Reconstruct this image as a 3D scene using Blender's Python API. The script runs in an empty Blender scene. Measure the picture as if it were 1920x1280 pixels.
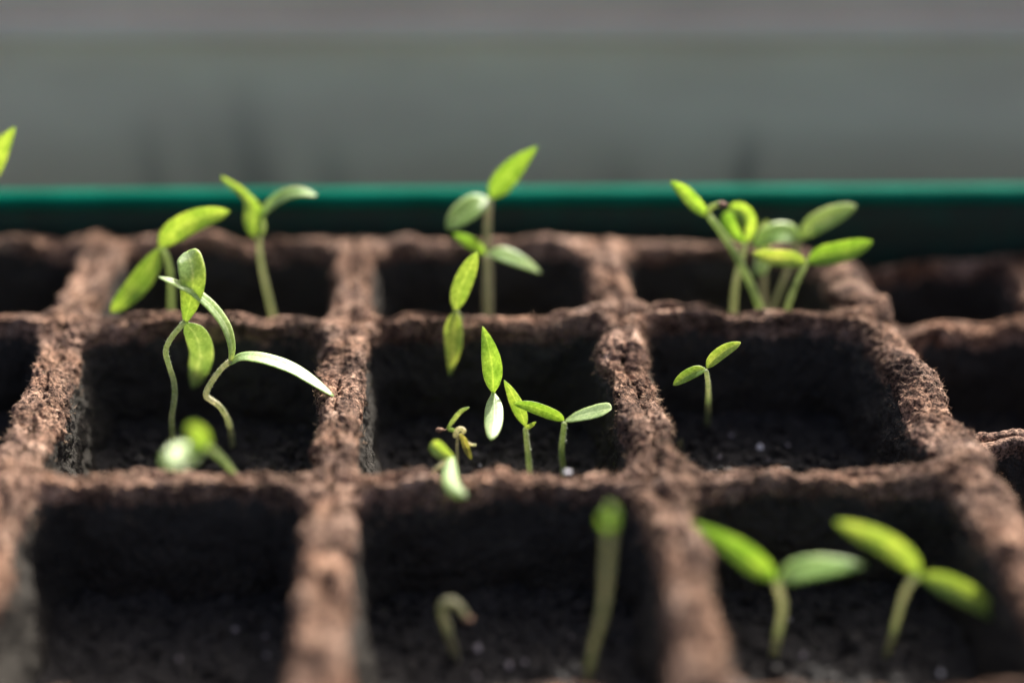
import bpy, math, random
import numpy as np

random.seed(7)
RNG = np.random.default_rng(11)
SC = bpy.context.scene
COL = SC.collection

# ------------------------------------------------------------------ camera, world, sun, exposure
ZR = 0.056                      # height of the peat pot rims above the sill (metres)
CAM_H = 0.1532                  # camera above the rim plane
PITCH = math.radians(31.5)
FPX = 2774.0                    # focal length in pixels of the 1920 px wide photograph
FOCUS = 0.2785
CAM = np.array([0.0, 0.0, ZR + CAM_H])

cam_data = bpy.data.cameras.new('camera')
cam_data.sensor_width = 36.0
cam_data.lens = FPX / 1920 * 36
cam_data.clip_start = 0.005
cam_data.clip_end = 50
cam_data.dof.use_dof = True
cam_data.dof.focus_distance = FOCUS
cam_data.dof.aperture_fstop = 2.85
cam = bpy.data.objects.new('camera', cam_data)
cam.location = CAM
cam.rotation_euler = (math.pi / 2 - PITCH, 0, 0)
COL.objects.link(cam)
SC.camera = cam

SUN_EL = math.radians(38.5)
SUN_AZ = math.radians(24)       # from straight behind the tray (+Y) towards the right (+X)
SUN_DIR = np.array([math.sin(SUN_AZ) * math.cos(SUN_EL), math.cos(SUN_AZ) * math.cos(SUN_EL), math.sin(SUN_EL)])
world = bpy.data.worlds.new('World')
SC.world = world
world.use_nodes = True
wn = world.node_tree
sky = wn.nodes.new('ShaderNodeTexSky')
sky.sky_type = 'NISHITA'
sky.sun_disc = False
sky.sun_elevation = SUN_EL
sky.sun_rotation = SUN_AZ
sky.air_density = 0.4
sky.dust_density = 6.0
sky.ozone_density = 0.3
wn.links.new(sky.outputs[0], wn.nodes['Background'].inputs[0])
wn.nodes['Background'].inputs[1].default_value = 0.15
sun_data = bpy.data.lights.new('sun', 'SUN')
sun_data.energy = 5.0
sun_data.angle = math.radians(0.6)
sun_data.color = (1.0, 0.95, 0.88)
sun = bpy.data.objects.new('sun', sun_data)
from mathutils import Vector
sun.rotation_euler = Vector(SUN_DIR).to_track_quat('Z', 'Y').to_euler()
sun.location = Vector(SUN_DIR) * 2
COL.objects.link(sun)

SC.view_settings.view_transform = 'Standard'
SC.view_settings.look = 'None'
SC.view_settings.gamma = 1
SC.view_settings.use_curve_mapping = False
SC.view_settings.exposure = 0.92
SC.cycles.use_denoising = True
SC.cycles.max_bounces = 10
SC.cycles.transmission_bounces = 8
SC.cycles.diffuse_bounces = 5
SC.cycles.caustics_reflective = False
SC.cycles.caustics_refractive = False

# ------------------------------------------------------------------ helpers
FWD = np.array([0, math.cos(PITCH), -math.sin(PITCH)])
UPV = np.array([0, math.sin(PITCH), math.cos(PITCH)])
RGT = np.array([1.0, 0, 0])


def ray(x, y):
    return RGT * (x - 960) / FPX + UPV * (640 - y) / FPX + FWD


def at_z(x, y, z):
    d = ray(x, y)
    return CAM + d * ((z - CAM[2]) / d[2])


def at_y(x, y, yy):
    d = ray(x, y)
    return CAM + d * ((yy - CAM[1]) / d[1])


def depth(p):
    return float(np.dot(np.asarray(p) - CAM, FWD))


_perm = np.random.default_rng(3).permutation(256).astype(np.int64)
_perm = np.concatenate([_perm, _perm, _perm])
_g = np.random.default_rng(5).normal(size=(256, 3))
_g /= np.linalg.norm(_g, axis=1)[:, None]


def pnoise(p):
    """gradient noise for an array of points, roughly -0.7..0.7"""
    i = np.floor(p).astype(np.int64)
    f = p - i
    i &= 255
    u = f * f * f * (f * (f * 6 - 15) + 10)
    out = np.zeros(len(p))
    for dx in (0, 1):
        wx = u[:, 0] if dx else 1 - u[:, 0]
        hx = _perm[i[:, 0] + dx]
        for dy in (0, 1):
            wy = u[:, 1] if dy else 1 - u[:, 1]
            hy = _perm[hx + ((i[:, 1] + dy) & 255)]
            for dz in (0, 1):
                wz = u[:, 2] if dz else 1 - u[:, 2]
                h = _perm[hy + ((i[:, 2] + dz) & 255)]
                g = _g[h]
                out += wx * wy * wz * (g[:, 0] * (f[:, 0] - dx) + g[:, 1] * (f[:, 1] - dy) + g[:, 2] * (f[:, 2] - dz))
    return out


def noise_at(p, wavelength, seed):
    return pnoise(p / wavelength + np.array([seed * 17.31 + 40, seed * 7.77 + 90, seed * 3.13 + 60]))


def mesh_from(name, verts, faces, mat, smooth=True, parent=None, uv=None):
    """faces: int array (n,3) or (n,4), or a list of such arrays / lists of n-gons"""
    me = bpy.data.meshes.new(name)
    verts = np.asarray(verts, dtype=np.float32)
    groups = faces if isinstance(faces, list) else [faces]
    loops, starts, tot = [], [], 0
    for g in groups:
        g = np.asarray(g)
        if g.ndim == 1:
            g = g[None, :]
        n, k = g.shape
        loops.append(g.reshape(-1))
        starts.append(tot + np.arange(n) * k)
        tot += n * k
    loops = np.concatenate(loops).astype(np.int32)
    starts = np.concatenate(starts).astype(np.int32)
    me.vertices.add(len(verts))
    me.vertices.foreach_set('co', verts.reshape(-1))
    me.loops.add(len(loops))
    me.loops.foreach_set('vertex_index', loops)
    me.polygons.add(len(starts))
    me.polygons.foreach_set('loop_start', starts)
    me.update(calc_edges=True)
    me.validate()
    if uv is not None:
        ul = me.uv_layers.new(name='UVMap')
        li = np.zeros(len(me.loops), dtype=np.int32)
        me.loops.foreach_get('vertex_index', li)
        ul.data.foreach_set('uv', np.asarray(uv, dtype=np.float32)[li].reshape(-1))
    me.polygons.foreach_set('use_smooth', np.full(len(me.polygons), smooth))
    me.materials.append(mat)
    o = bpy.data.objects.new(name, me)
    COL.objects.link(o)
    if parent is not None:
        o.parent = parent
    return o


def tag(o, label=None, cat=None, group=None, kind=None):
    for k, v in (('label', label), ('category', cat), ('group', group), ('kind', kind)):
        if v:
            o[k] = v
    return o


def thing(name, loc, label, cat, group=None):
    o = bpy.data.objects.new(name, None)
    o.empty_display_size = 0.005
    o.location = loc
    COL.objects.link(o)
    return tag(o, label, cat, group)


def grid_quads(nr, nc, closed):
    """quads between nr rings of nc points each"""
    r = np.arange(nr - 1)[:, None]
    c = np.arange(nc if closed else nc - 1)[None, :]
    c2 = (c + 1) % nc
    q = np.stack([r * nc + c, r * nc + c2, (r + 1) * nc + c2, (r + 1) * nc + c], -1)
    return q.reshape(-1, 4)


def catmull(pts, n):
    pts = np.asarray(pts, float)
    if len(pts) == 2:
        t = np.linspace(0, 1, n)[:, None]
        return pts[0] * (1 - t) + pts[1] * t
    P = np.vstack([2 * pts[0] - pts[1], pts, 2 * pts[-1] - pts[-2]])
    seg = np.linalg.norm(np.diff(pts, axis=0), axis=1) ** 0.7 + 1e-9
    cum = np.concatenate([[0], np.cumsum(seg)])
    t = np.linspace(0, cum[-1], n)
    k = np.clip(np.searchsorted(cum, t, side='right') - 1, 0, len(seg) - 1)
    u = ((t - cum[k]) / seg[k])[:, None]
    p0, p1, p2, p3 = P[k], P[k + 1], P[k + 2], P[k + 3]
    return 0.5 * (2 * p1 + (p2 - p0) * u + (2 * p0 - 5 * p1 + 4 * p2 - p3) * u ** 2 + (3 * p1 - p0 - 3 * p2 + p3) * u ** 3)


# ------------------------------------------------------------------ materials
def new_mat(name):
    m = bpy.data.materials.new(name)
    m.use_nodes = True
    nt = m.node_tree
    b = nt.nodes['Principled BSDF']
    return m, nt, b


def N(nt, kind, **inp):
    n = nt.nodes.new(kind)
    for k, v in inp.items():
        key = k.replace('_', ' ')
        if key in n.inputs:
            n.inputs[key].default_value = v
        else:
            setattr(n, k, v)
    return n


def ramp(nt, fac, stops):
    r = nt.nodes.new('ShaderNodeValToRGB')
    el = r.color_ramp.elements
    while len(el) < len(stops):
        el.new(0.5)
    for e, (p, c) in zip(el, stops):
        e.position = p
        e.color = (*c, 1) if len(c) == 3 else c
    nt.links.new(fac, r.inputs[0])
    return r


def tex_noise(nt, coord, scale, detail=4, rough=0.55, dist=0.0):
    n = N(nt, 'ShaderNodeTexNoise', Scale=scale, Detail=detail, Roughness=rough, Distortion=dist)
    nt.links.new(coord, n.inputs['Vector'])
    return n


def mix_rgb(nt, fac, a, b, mode='MIX'):
    m = nt.nodes.new('ShaderNodeMix')
    m.data_type = 'RGBA'
    m.blend_type = mode
    for s, v in ((m.inputs[0], fac), (m.inputs[6], a), (m.inputs[7], b)):
        if hasattr(v, 'node'):
            nt.links.new(v, s)
        else:
            s.default_value = v if not isinstance(v, tuple) else (*v, 1)
    return m.outputs[2]


def math_node(nt, op, a, b=None, clamp=False):
    m = nt.nodes.new('ShaderNodeMath')
    m.operation = op
    m.use_clamp = clamp
    for s, v in ((m.inputs[0], a), (m.inputs[1], b)):
        if v is None:
            continue
        if hasattr(v, 'node'):
            nt.links.new(v, s)
        else:
            s.default_value = v
    return m.outputs[0]


def mat_peat(name, warm):
    m, nt, b = new_mat(name)
    tc = nt.nodes.new('ShaderNodeTexCoord')
    co = tc.outputs['Object']
    n1 = tex_noise(nt, co, 260, 5, 0.6, 0.3)
    n2 = tex_noise(nt, co, 1500, 5, 0.65, 0.4)
    n3 = tex_noise(nt, co, 90, 3, 0.5)
    c1 = ramp(nt, n1.outputs[0], [(0.30, (0.075, 0.048, 0.038)), (0.44, (0.19, 0.125, 0.097)), (0.57, (0.37, 0.250, 0.188)), (0.74, (0.68, 0.52, 0.42))])
    c2 = ramp(nt, n2.outputs[0], [(0.38, (0.10, 0.085, 0.08)), (0.49, (0.78, 0.76, 0.75)), (0.62, (1.62, 1.52, 1.44))])
    col = mix_rgb(nt, 1.0, c1.outputs[0], c2.outputs[0], 'MULTIPLY')
    c3 = ramp(nt, n3.outputs[0], [(0.40, (0.0, 0.0, 0.0)), (0.62, (1, 1, 1))])
    col = mix_rgb(nt, math_node(nt, 'MULTIPLY', c3.outputs[0], 0.55), col, mix_rgb(nt, 1.0, col, warm, 'MULTIPLY'))
    n5 = tex_noise(nt, co, 62, 4, 0.6, 0.5)
    pat = ramp(nt, n5.outputs[0], [(0.36, (0.48, 0.46, 0.45)), (0.50, (0.95, 0.95, 0.95)), (0.66, (1.25, 1.24, 1.24))])
    col = mix_rgb(nt, 1.0, col, pat.outputs[0], 'MULTIPLY')
    # soil smears plus painted shade darken the inside of the pots: a vertex attribute says where, noise gives it a ragged edge
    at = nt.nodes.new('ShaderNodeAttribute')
    at.attribute_name = 'soil_and_shade'
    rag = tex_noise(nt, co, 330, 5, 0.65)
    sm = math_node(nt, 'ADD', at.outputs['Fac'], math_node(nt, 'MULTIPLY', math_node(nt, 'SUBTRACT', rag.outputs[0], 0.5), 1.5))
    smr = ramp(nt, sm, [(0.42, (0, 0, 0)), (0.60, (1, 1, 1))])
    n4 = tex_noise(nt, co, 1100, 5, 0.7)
    damp_shade = ramp(nt, n4.outputs[0], [(0.35, (0.050, 0.046, 0.040)), (0.60, (0.070, 0.064, 0.055)), (0.78, (0.11, 0.095, 0.08))])
    col = mix_rgb(nt, smr.outputs[0], col, damp_shade.outputs[0])
    nt.links.new(col, b.inputs['Base Color'])
    b.inputs['Roughness'].default_value = 0.92
    b.inputs['Specular IOR Level'].default_value = 0.18
    f1 = tex_noise(nt, co, 1300, 6, 0.7, 0.8)
    f2 = N(nt, 'ShaderNodeTexVoronoi', Scale=1700.0)
    nt.links.new(co, f2.inputs['Vector'])
    h = math_node(nt, 'ADD', f1.outputs[0], math_node(nt, 'MULTIPLY', f2.outputs[0], 0.35))
    bp = N(nt, 'ShaderNodeBump', Strength=1.0, Distance=0.0011)
    nt.links.new(h, bp.inputs['Height'])
    nt.links.new(bp.outputs[0], b.inputs['Normal'])
    return m


def mat_soil():
    m, nt, b = new_mat('moist_potting_soil')
    tc = nt.nodes.new('ShaderNodeTexCoord')
    co = tc.outputs['Object']
    n1 = tex_noise(nt, co, 700, 5, 0.65)
    c = ramp(nt, n1.outputs[0], [(0.3, (0.014, 0.0135, 0.0135)), (0.55, (0.030, 0.028, 0.027)), (0.75, (0.075, 0.066, 0.060))])
    nt.links.new(c.outputs[0], b.inputs['Base Color'])
    b.inputs['Roughness'].default_value = 0.6
    b.inputs['Specular IOR Level'].default_value = 0.32
    bp = N(nt, 'ShaderNodeBump', Strength=0.8, Distance=0.0004)
    nt.links.new(tex_noise(nt, co, 1800, 5, 0.7).outputs[0], bp.inputs['Height'])
    nt.links.new(bp.outputs[0], b.inputs['Normal'])
    return m


def mat_simple(name, c, rough=0.6, spec=0.4, var=0.25, scale=900.0, bump=0.0):
    m, nt, b = new_mat(name)
    tc = nt.nodes.new('ShaderNodeTexCoord')
    n1 = tex_noise(nt, tc.outputs['Object'], scale, 4, 0.6)
    lo = tuple(x * (1 - var) for x in c)
    hi = tuple(min(1, x * (1 + var)) for x in c)
    r = ramp(nt, n1.outputs[0], [(0.32, lo), (0.68, hi)])
    nt.links.new(r.outputs[0], b.inputs['Base Color'])
    b.inputs['Roughness'].default_value = rough
    b.inputs['Specular IOR Level'].default_value = spec
    if bump:
        bp = N(nt, 'ShaderNodeBump', Strength=0.6, Distance=bump)
        nt.links.new(n1.outputs[0], bp.inputs['Height'])
        nt.links.new(bp.outputs[0], b.inputs['Normal'])
    return m


def mat_leaf(name, refl, trans, vein=(1.6, 1.4, 1.9), tfac=0.50, rough=0.55, gloss=0.14):
    """thin leaf tissue: diffuse + translucent under a waxy skin; midrib and side veins from the leaf's own UVs"""
    m = bpy.data.materials.new(name)
    m.use_nodes = True
    nt = m.node_tree
    nt.nodes.clear()
    out = nt.nodes.new('ShaderNodeOutputMaterial')
    tc = nt.nodes.new('ShaderNodeTexCoord')
    sep = nt.nodes.new('ShaderNodeSeparateXYZ')
    nt.links.new(tc.outputs['UV'], sep.inputs[0])
    u = math_node(nt, 'ABSOLUTE', math_node(nt, 'SUBTRACT', sep.outputs[0], 0.5))
    rib = math_node(nt, 'SUBTRACT', 1.0, math_node(nt, 'MULTIPLY', u, 13.0), True)
    # side veins: v minus a share of the distance to the midrib
    sv = math_node(nt, 'SUBTRACT', sep.outputs[1], math_node(nt, 'MULTIPLY', u, 0.45))
    sw = math_node(nt, 'SINE', math_node(nt, 'MULTIPLY', sv, 42.0))
    sw = math_node(nt, 'MULTIPLY', math_node(nt, 'SUBTRACT', sw, 0.86, True), 2.2)
    edge = math_node(nt, 'MULTIPLY', math_node(nt, 'SUBTRACT', u, 0.44, True), 9.0)
    v = math_node(nt, 'MAXIMUM', math_node(nt, 'MAXIMUM', rib, sw), edge)
    v = math_node(nt, 'MULTIPLY', v, 0.8, True)
    nz = tex_noise(nt, tc.outputs['Object'], 1500, 4, 0.65)
    nb = tex_noise(nt, tc.outputs['Object'], 240, 3, 0.5)
    mot = ramp(nt, nz.outputs[0], [(0.32, (0.62, 0.70, 0.5)), (0.68, (1.15, 1.10, 1.2))])
    big = ramp(nt, nb.outputs[0], [(0.35, (0.82, 0.88, 0.8)), (0.65, (1.12, 1.08, 1.1))])
    tone = mix_rgb(nt, 1.0, mot.outputs[0], big.outputs[0], 'MULTIPLY')
    oi = nt.nodes.new('ShaderNodeObjectInfo')
    jit = ramp(nt, oi.outputs['Random'], [(0.0, (0.86, 0.95, 0.8)), (1.0, (1.14, 1.05, 1.2))])
    tone = mix_rgb(nt, 1.0, tone, jit.outputs[0], 'MULTIPLY')
    veined = mix_rgb(nt, v, (1, 1, 1), vein)
    tone = mix_rgb(nt, 1.0, tone, veined, 'MULTIPLY')
    cr = mix_rgb(nt, 1.0, tone, refl, 'MULTIPLY')
    ct = mix_rgb(nt, 1.0, tone, trans, 'MULTIPLY')
    bp = N(nt, 'ShaderNodeBump', Strength=0.45, Distance=0.00018)
    hh = math_node(nt, 'SUBTRACT', math_node(nt, 'MULTIPLY', nz.outputs[0], 0.8), math_node(nt, 'MULTIPLY', v, 0.5))
    nt.links.new(hh, bp.inputs['Height'])
    d = nt.nodes.new('ShaderNodeBsdfDiffuse')
    t = nt.nodes.new('ShaderNodeBsdfTranslucent')
    nt.links.new(cr, d.inputs[0])
    nt.links.new(ct, t.inputs[0])
    nt.links.new(bp.outputs[0], d.inputs['Normal'])
    mx = nt.nodes.new('ShaderNodeMixShader')
    mx.inputs[0].default_value = tfac
    nt.links.new(d.outputs[0], mx.inputs[1])
    nt.links.new(t.outputs[0], mx.inputs[2])
    g = nt.nodes.new('ShaderNodeBsdfGlossy')
    g.inputs['Roughness'].default_value = rough
    nt.links.new(bp.outputs[0], g.inputs['Normal'])
    fr = N(nt, 'ShaderNodeFresnel', IOR=1.42)
    nt.links.new(bp.outputs[0], fr.inputs['Normal'])
    mg = nt.nodes.new('ShaderNodeMixShader')
    nt.links.new(math_node(nt, 'MULTIPLY', fr.outputs[0], gloss), mg.inputs[0])
    nt.links.new(mx.outputs[0], mg.inputs[1])
    nt.links.new(g.outputs[0], mg.inputs[2])
    nt.links.new(mg.outputs[0], out.inputs[0])
    return m


def mat_plastic(name='green_plastic', shade=0.0):
    m, nt, b = new_mat(name)
    tc = nt.nodes.new('ShaderNodeTexCoord')
    n1 = tex_noise(nt, tc.outputs['Object'], 60, 4, 0.6)
    c = ramp(nt, n1.outputs[0], [(0.35, (0.001, 0.092, 0.058)), (0.65, (0.002, 0.125, 0.080))])
    col = c.outputs[0]
    if shade:                    # mottled dark film paints the tray wall's shade into its colour
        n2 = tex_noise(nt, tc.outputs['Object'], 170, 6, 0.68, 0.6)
        sp = ramp(nt, n2.outputs[0], [(0.40, (0.78 * shade,) * 3), (0.58, (shade,) * 3)])
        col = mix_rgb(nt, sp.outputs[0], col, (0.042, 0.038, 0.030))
    nt.links.new(col, b.inputs['Base Color'])
    b.inputs['Roughness'].default_value = 0.6
    b.inputs['Specular IOR Level'].default_value = 0.01
    return m


def mat_board(name, c, smudges=None):
    m, nt, b = new_mat(name)
    tc = nt.nodes.new('ShaderNodeTexCoord')
    co = tc.outputs['Object']
    mp = N(nt, 'ShaderNodeMapping')
    mp.inputs['Scale'].default_value = (9, 1, 30)
    nt.links.new(co, mp.inputs['Vector'])
    n1 = tex_noise(nt, mp.outputs[0], 1.6, 4, 0.55)
    r = ramp(nt, n1.outputs[0], [(0.3, tuple(x * 0.88 for x in c)), (0.7, tuple(min(1, x * 1.1) for x in c))])
    col = r.outputs[0]
    if smudges:
        sep = nt.nodes.new('ShaderNodeSeparateXYZ')
        nt.links.new(co, sep.inputs[0])
        wob = tex_noise(nt, co, 45, 3, 0.6)
        xx = math_node(nt, 'ADD', sep.outputs[0], math_node(nt, 'MULTIPLY', math_node(nt, 'SUBTRACT', wob.outputs[0], 0.5), 0.006))
        tot = None
        for (sx, hw, z0, z1, amt) in smudges:   # a dark vertical smudge fading upwards: centre, half width, from, to, strength
            gx = math_node(nt, 'SUBTRACT', 1.0, math_node(nt, 'MULTIPLY', math_node(nt, 'ABSOLUTE', math_node(nt, 'SUBTRACT', xx, sx)), 1 / hw), True)
            mr = N(nt, 'ShaderNodeMapRange', From_Min=z0, From_Max=z1, To_Min=1.0, To_Max=0.0)
            nt.links.new(sep.outputs[2], mr.inputs[0])
            s = math_node(nt, 'MULTIPLY', math_node(nt, 'MULTIPLY', gx, mr.outputs[0]), amt)
            tot = s if tot is None else math_node(nt, 'MAXIMUM', tot, s)
        col = mix_rgb(nt, tot, col, (0.05, 0.06, 0.06))
    nt.links.new(col, b.inputs['Base Color'])
    b.inputs['Roughness'].default_value = 0.6
    b.inputs['Specular IOR Level'].default_value = 0.3
    return m


M_PEAT = mat_peat('peat_fibre_pulp', (1.05, 0.88, 0.72))
M_PEAT2 = mat_peat('peat_fibre_pulp_orange', (1.25, 0.92, 0.62))
M_SOIL = mat_soil()
M_FIBRE = mat_simple('dry_peat_fibre', (0.46, 0.31, 0.20), 0.7, 0.3, 0.5, 300.0)
M_PERL = mat_simple('white_perlite', (0.74, 0.73, 0.76), 0.75, 0.3, 0.12, 2500.0, 0.0002)
M_PERL_DIRTY = mat_simple('soiled_perlite', (0.34, 0.31, 0.33), 0.75, 0.3, 0.3, 1500.0, 0.0002)
M_LEAF = mat_leaf('cotyledon_green', (0.33, 0.47, 0.17), (0.80, 0.98, 0.25))
M_LEAFD = mat_leaf('cotyledon_deep_green', (0.25, 0.39, 0.12), (0.80, 0.95, 0.27))
M_PALE = mat_leaf('cotyledon_pale_green', (0.37, 0.54, 0.19), (0.84, 0.95, 0.40), tfac=0.42)
M_WITHER = mat_leaf('withered_yellow_tissue', (0.62, 0.52, 0.22), (0.97, 0.86, 0.40))
M_CREAM = mat_leaf('cream_root_tissue', (0.80, 0.76, 0.50), (0.95, 0.93, 0.65))
M_STEM = mat_leaf('stem_tissue', (0.41, 0.44, 0.27), (0.78, 0.84, 0.50), (1, 1, 1), 0.5)
M_STEMG = mat_leaf('greyish_stem_tissue', (0.32, 0.31, 0.23), (0.60, 0.60, 0.42), (1, 1, 1), 0.45)
M_HAIR = mat_simple('stem_hair', (0.72, 0.78, 0.62), 0.5, 0.4, 0.1)
M_HUSK = mat_simple('seed_husk_brown', (0.20, 0.115, 0.075), 0.7, 0.3, 0.4, 1400.0, 0.0002)
M_GREEN = mat_plastic()
M_GREEN_SHADE = mat_plastic('shade_painted_green_plastic', 0.85)
PANEL_Y = 0.363
ZP = lambda x, y: at_y(x, y, PANEL_Y)
st = []
for (x, y0, y1, hw, amt) in ((475, 330, 110, 70, 0.5), (285, 330, 190, 45, 0.32), (620, 330, 240, 60, 0.3), (400, 330, 170, 60, 0.22), (1398, 330, 225, 38, 0.6), (1160, 330, 265, 60, 0.2)):
    p0, p1 = ZP(x, y0), ZP(x, y1)
    st.append((p0[0], hw / FPX * depth(p0) * 1.0, p0[2], p1[2], amt))
M_PANEL = mat_board('grey_green_painted_board', (0.96, 0.75, 0.54), st)
M_PANEL2 = mat_board('warm_grey_painted_board', (0.88, 0.70, 0.55))
M_TRIM = mat_board('beige_pink_trim', (0.98, 0.77, 0.61))
M_SILL = mat_board('grey_sill', (0.40, 0.41, 0.40))


# ------------------------------------------------------------------ setting: sill and back board
def box(name, x0, x1, y0, y1, z0, z1, mat, parent=None, bevel=0.0008):
    import bmesh
    bm = bmesh.new()
    bmesh.ops.create_cube(bm, size=1)
    for v in bm.verts:
        v.co = ((x0 + x1) / 2 + v.co.x * (x1 - x0), (y0 + y1) / 2 + v.co.y * (y1 - y0), (z0 + z1) / 2 + v.co.z * (z1 - z0))
    bmesh.ops.bevel(bm, geom=bm.edges[:], offset=bevel, segments=2, affect='EDGES', profile=0.6)
    me = bpy.data.meshes.new(name)
    bm.to_mesh(me)
    bm.free()
    me.materials.append(mat)
    o = bpy.data.objects.new(name, me)
    COL.objects.link(o)
    if parent:
        o.parent = parent
    return o


tag(box('sill', -0.45, 0.45, -0.10, 0.43, -0.03, 0.0, M_SILL), 'grey sill carrying the green tray', None, None, 'structure')
zl0, zl1 = ZP(960, 72)[2], ZP(960, 34)[2]
ztop = ZP(960, -25)[2]
wall = bpy.data.objects.new('back_board', None)
wall.location = (0, PANEL_Y, 0)
COL.objects.link(wall)
tag(wall, 'grey painted board standing upright behind the tray', None, None, 'structure')


def wall_part(name, z0, z1, proud, mat):
    o = box(name, -0.44, 0.44, -proud, 0.020, z0, z1, mat, wall)
    return o


wall_part('panel', 0.0, zl0, 0.0, M_PANEL)
wall_part('trim_strip', zl0 + 0.0002, zl1, 0.0030, M_TRIM)
wall_part('panel', zl1 + 0.0002, ztop, 0.0005, M_PANEL2)

# ------------------------------------------------------------------ the green plastic tray
TRAY_Z = ZR + 0.0075
rb_l, rb_r = at_z(0, 349, TRAY_Z), at_z(1920, 338, TRAY_Z)
slope = (rb_r[1] - rb_l[1]) / (rb_r[0] - rb_l[0])
yb = lambda x: rb_l[1] + slope * (x - rb_l[0])
TX0, TX1, TY0 = -0.215, 0.225, 0.108
corners = [(TX0, TY0), (TX1, TY0), (TX1, yb(TX1)), (TX0, yb(TX0))]


def tray():
    root = thing('seed_tray', ((TX0 + TX1) / 2, 0.2, 0.0), 'green plastic tray holding the brown peat pots', 'tray')
    base = np.array(root.location)

    def loop_rounded(inset, z, r=0.012, seg=10):
        c = np.array(corners)
        cen = c.mean(0)
        pts = []
        for k in range(4):
            p, a, b_ = c[k], c[k - 1], c[(k + 1) % 4]
            da, db = (a - p) / np.linalg.norm(a - p), (b_ - p) / np.linalg.norm(b_ - p)
            pi = p + (da + db) * inset
            rr = max(r - inset * 0.3, 0.004)
            cc = pi + (da + db) * rr
            for s in range(seg + 1):
                al = s / seg * math.pi / 2
                pts.append(cc - db * rr * math.cos(al) - da * rr * math.sin(al))
        pts = np.array(pts)
        return np.column_stack([pts, np.full(len(pts), z)])
    # walls (outside, inside) and floor as one shell
    th = 0.0016
    zs = np.linspace(TRAY_Z - 0.002, 0.0025, 8)
    rows = [loop_rounded(0.0030 + (TRAY_Z - z) * 0.004, z) for z in zs]
    rows.append(loop_rounded(0.0100, 0.0008))
    v_out = rows
    v_in = [loop_rounded(0.0030 + th + (TRAY_Z - z) * 0.004, max(z, 0.0026)) for z in zs[::-1]]
    allrows = v_in[::-1][::1]
    nseg = len(rows[0])
    verts = np.vstack(v_out[::-1] + v_in[::-1]) - base
    # order: outside bottom -> outside top -> inside top -> inside bottom
    q = grid_quads(len(v_out) + len(v_in), nseg, True)
    nb = (len(v_out) + len(v_in) - 1) * nseg
    caps = [q, np.arange(nseg)[::-1], nb + np.arange(nseg)]
    tag(mesh_from('tray_wall', verts, caps, M_GREEN_SHADE, True, root), 'dark green tray wall with its shade painted into the colour')
    # rolled rim: a rounded bead with a short outer lip
    prof = []
    for k in range(15):
        a = math.pi * (1.05 - 1.10 * k / 14)
        prof.append((0.0027 + 0.0030 * -math.cos(a), TRAY_Z - 0.0022 + 0.0022 * math.sin(a)))
    prof = [(-0.0006, TRAY_Z - 0.0075)] + prof + [(0.0052, TRAY_Z - 0.0034), (0.0042, TRAY_Z - 0.0034), (0.0008, TRAY_Z - 0.0036)]
    rows = [loop_rounded(i, z, 0.014) for i, z in prof]
    verts = np.vstack(rows) - base
    q = grid_quads(len(rows), nseg, True)
    last = (len(rows) - 1) * nseg
    c = np.arange(nseg)
    q2 = np.stack([last + c, last + (c + 1) % nseg, (c + 1) % nseg, c], -1)
    mesh_from('tray_rim', verts, np.vstack([q, q2]), M_GREEN, True, root)
    return root


tray()

# ------------------------------------------------------------------ peat pots
DEPTH_BOTTOM = 0.0525


def P2(x, y, z=ZR):
    return at_z(x, y, z)[:2]


def rounded_ring(W, L, ins, rad, M):
    """closed ring of 4*M points on a rectangle inset by ins=(l,r,b,t) with corner radii rad (bl, br, tr, tl)"""
    l, r, b, t = ins
    x0, x1, y0, y1 = l, W - r, b, L - t
    cs = [np.array([x0, y0]), np.array([x1, y0]), np.array([x1, y1]), np.array([x0, y1])]
    out = []
    for k in range(4):
        a, c = cs[k], cs[(k + 1) % 4]
        ln = np.linalg.norm(c - a)
        d = (c - a) / ln
        nrm = np.array([-d[1], d[0]])
        q = np.linspace(0, 1, M, endpoint=False) * ln
        along = q.copy()
        perp = np.zeros_like(q)
        ra, rc = min(rad[k], ln * .45), min(rad[(k + 1) % 4], ln * .45)
        for side, rr in ((0, ra), (1, rc)):
            qq = q if side == 0 else ln - q
            msk = qq < rr
            al = (45 + 45 * qq[msk] / rr) * math.pi / 180
            aa = rr - rr * np.cos(al)
            along[msk] = aa if side == 0 else ln - aa
            perp[msk] = rr - rr * np.sin(al)
        out.append(a + along[:, None] * d + perp[:, None] * nrm)
    return np.vstack(out)


def bilinear(quad, W, L, p):
    u, v = p[:, 0] / W, p[:, 1] / L
    a, b, c, d = quad
    return ((1 - u) * (1 - v))[:, None] * a + (u * (1 - v))[:, None] * b + (u * v)[:, None] * c + ((1 - u) * v)[:, None] * d


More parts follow.
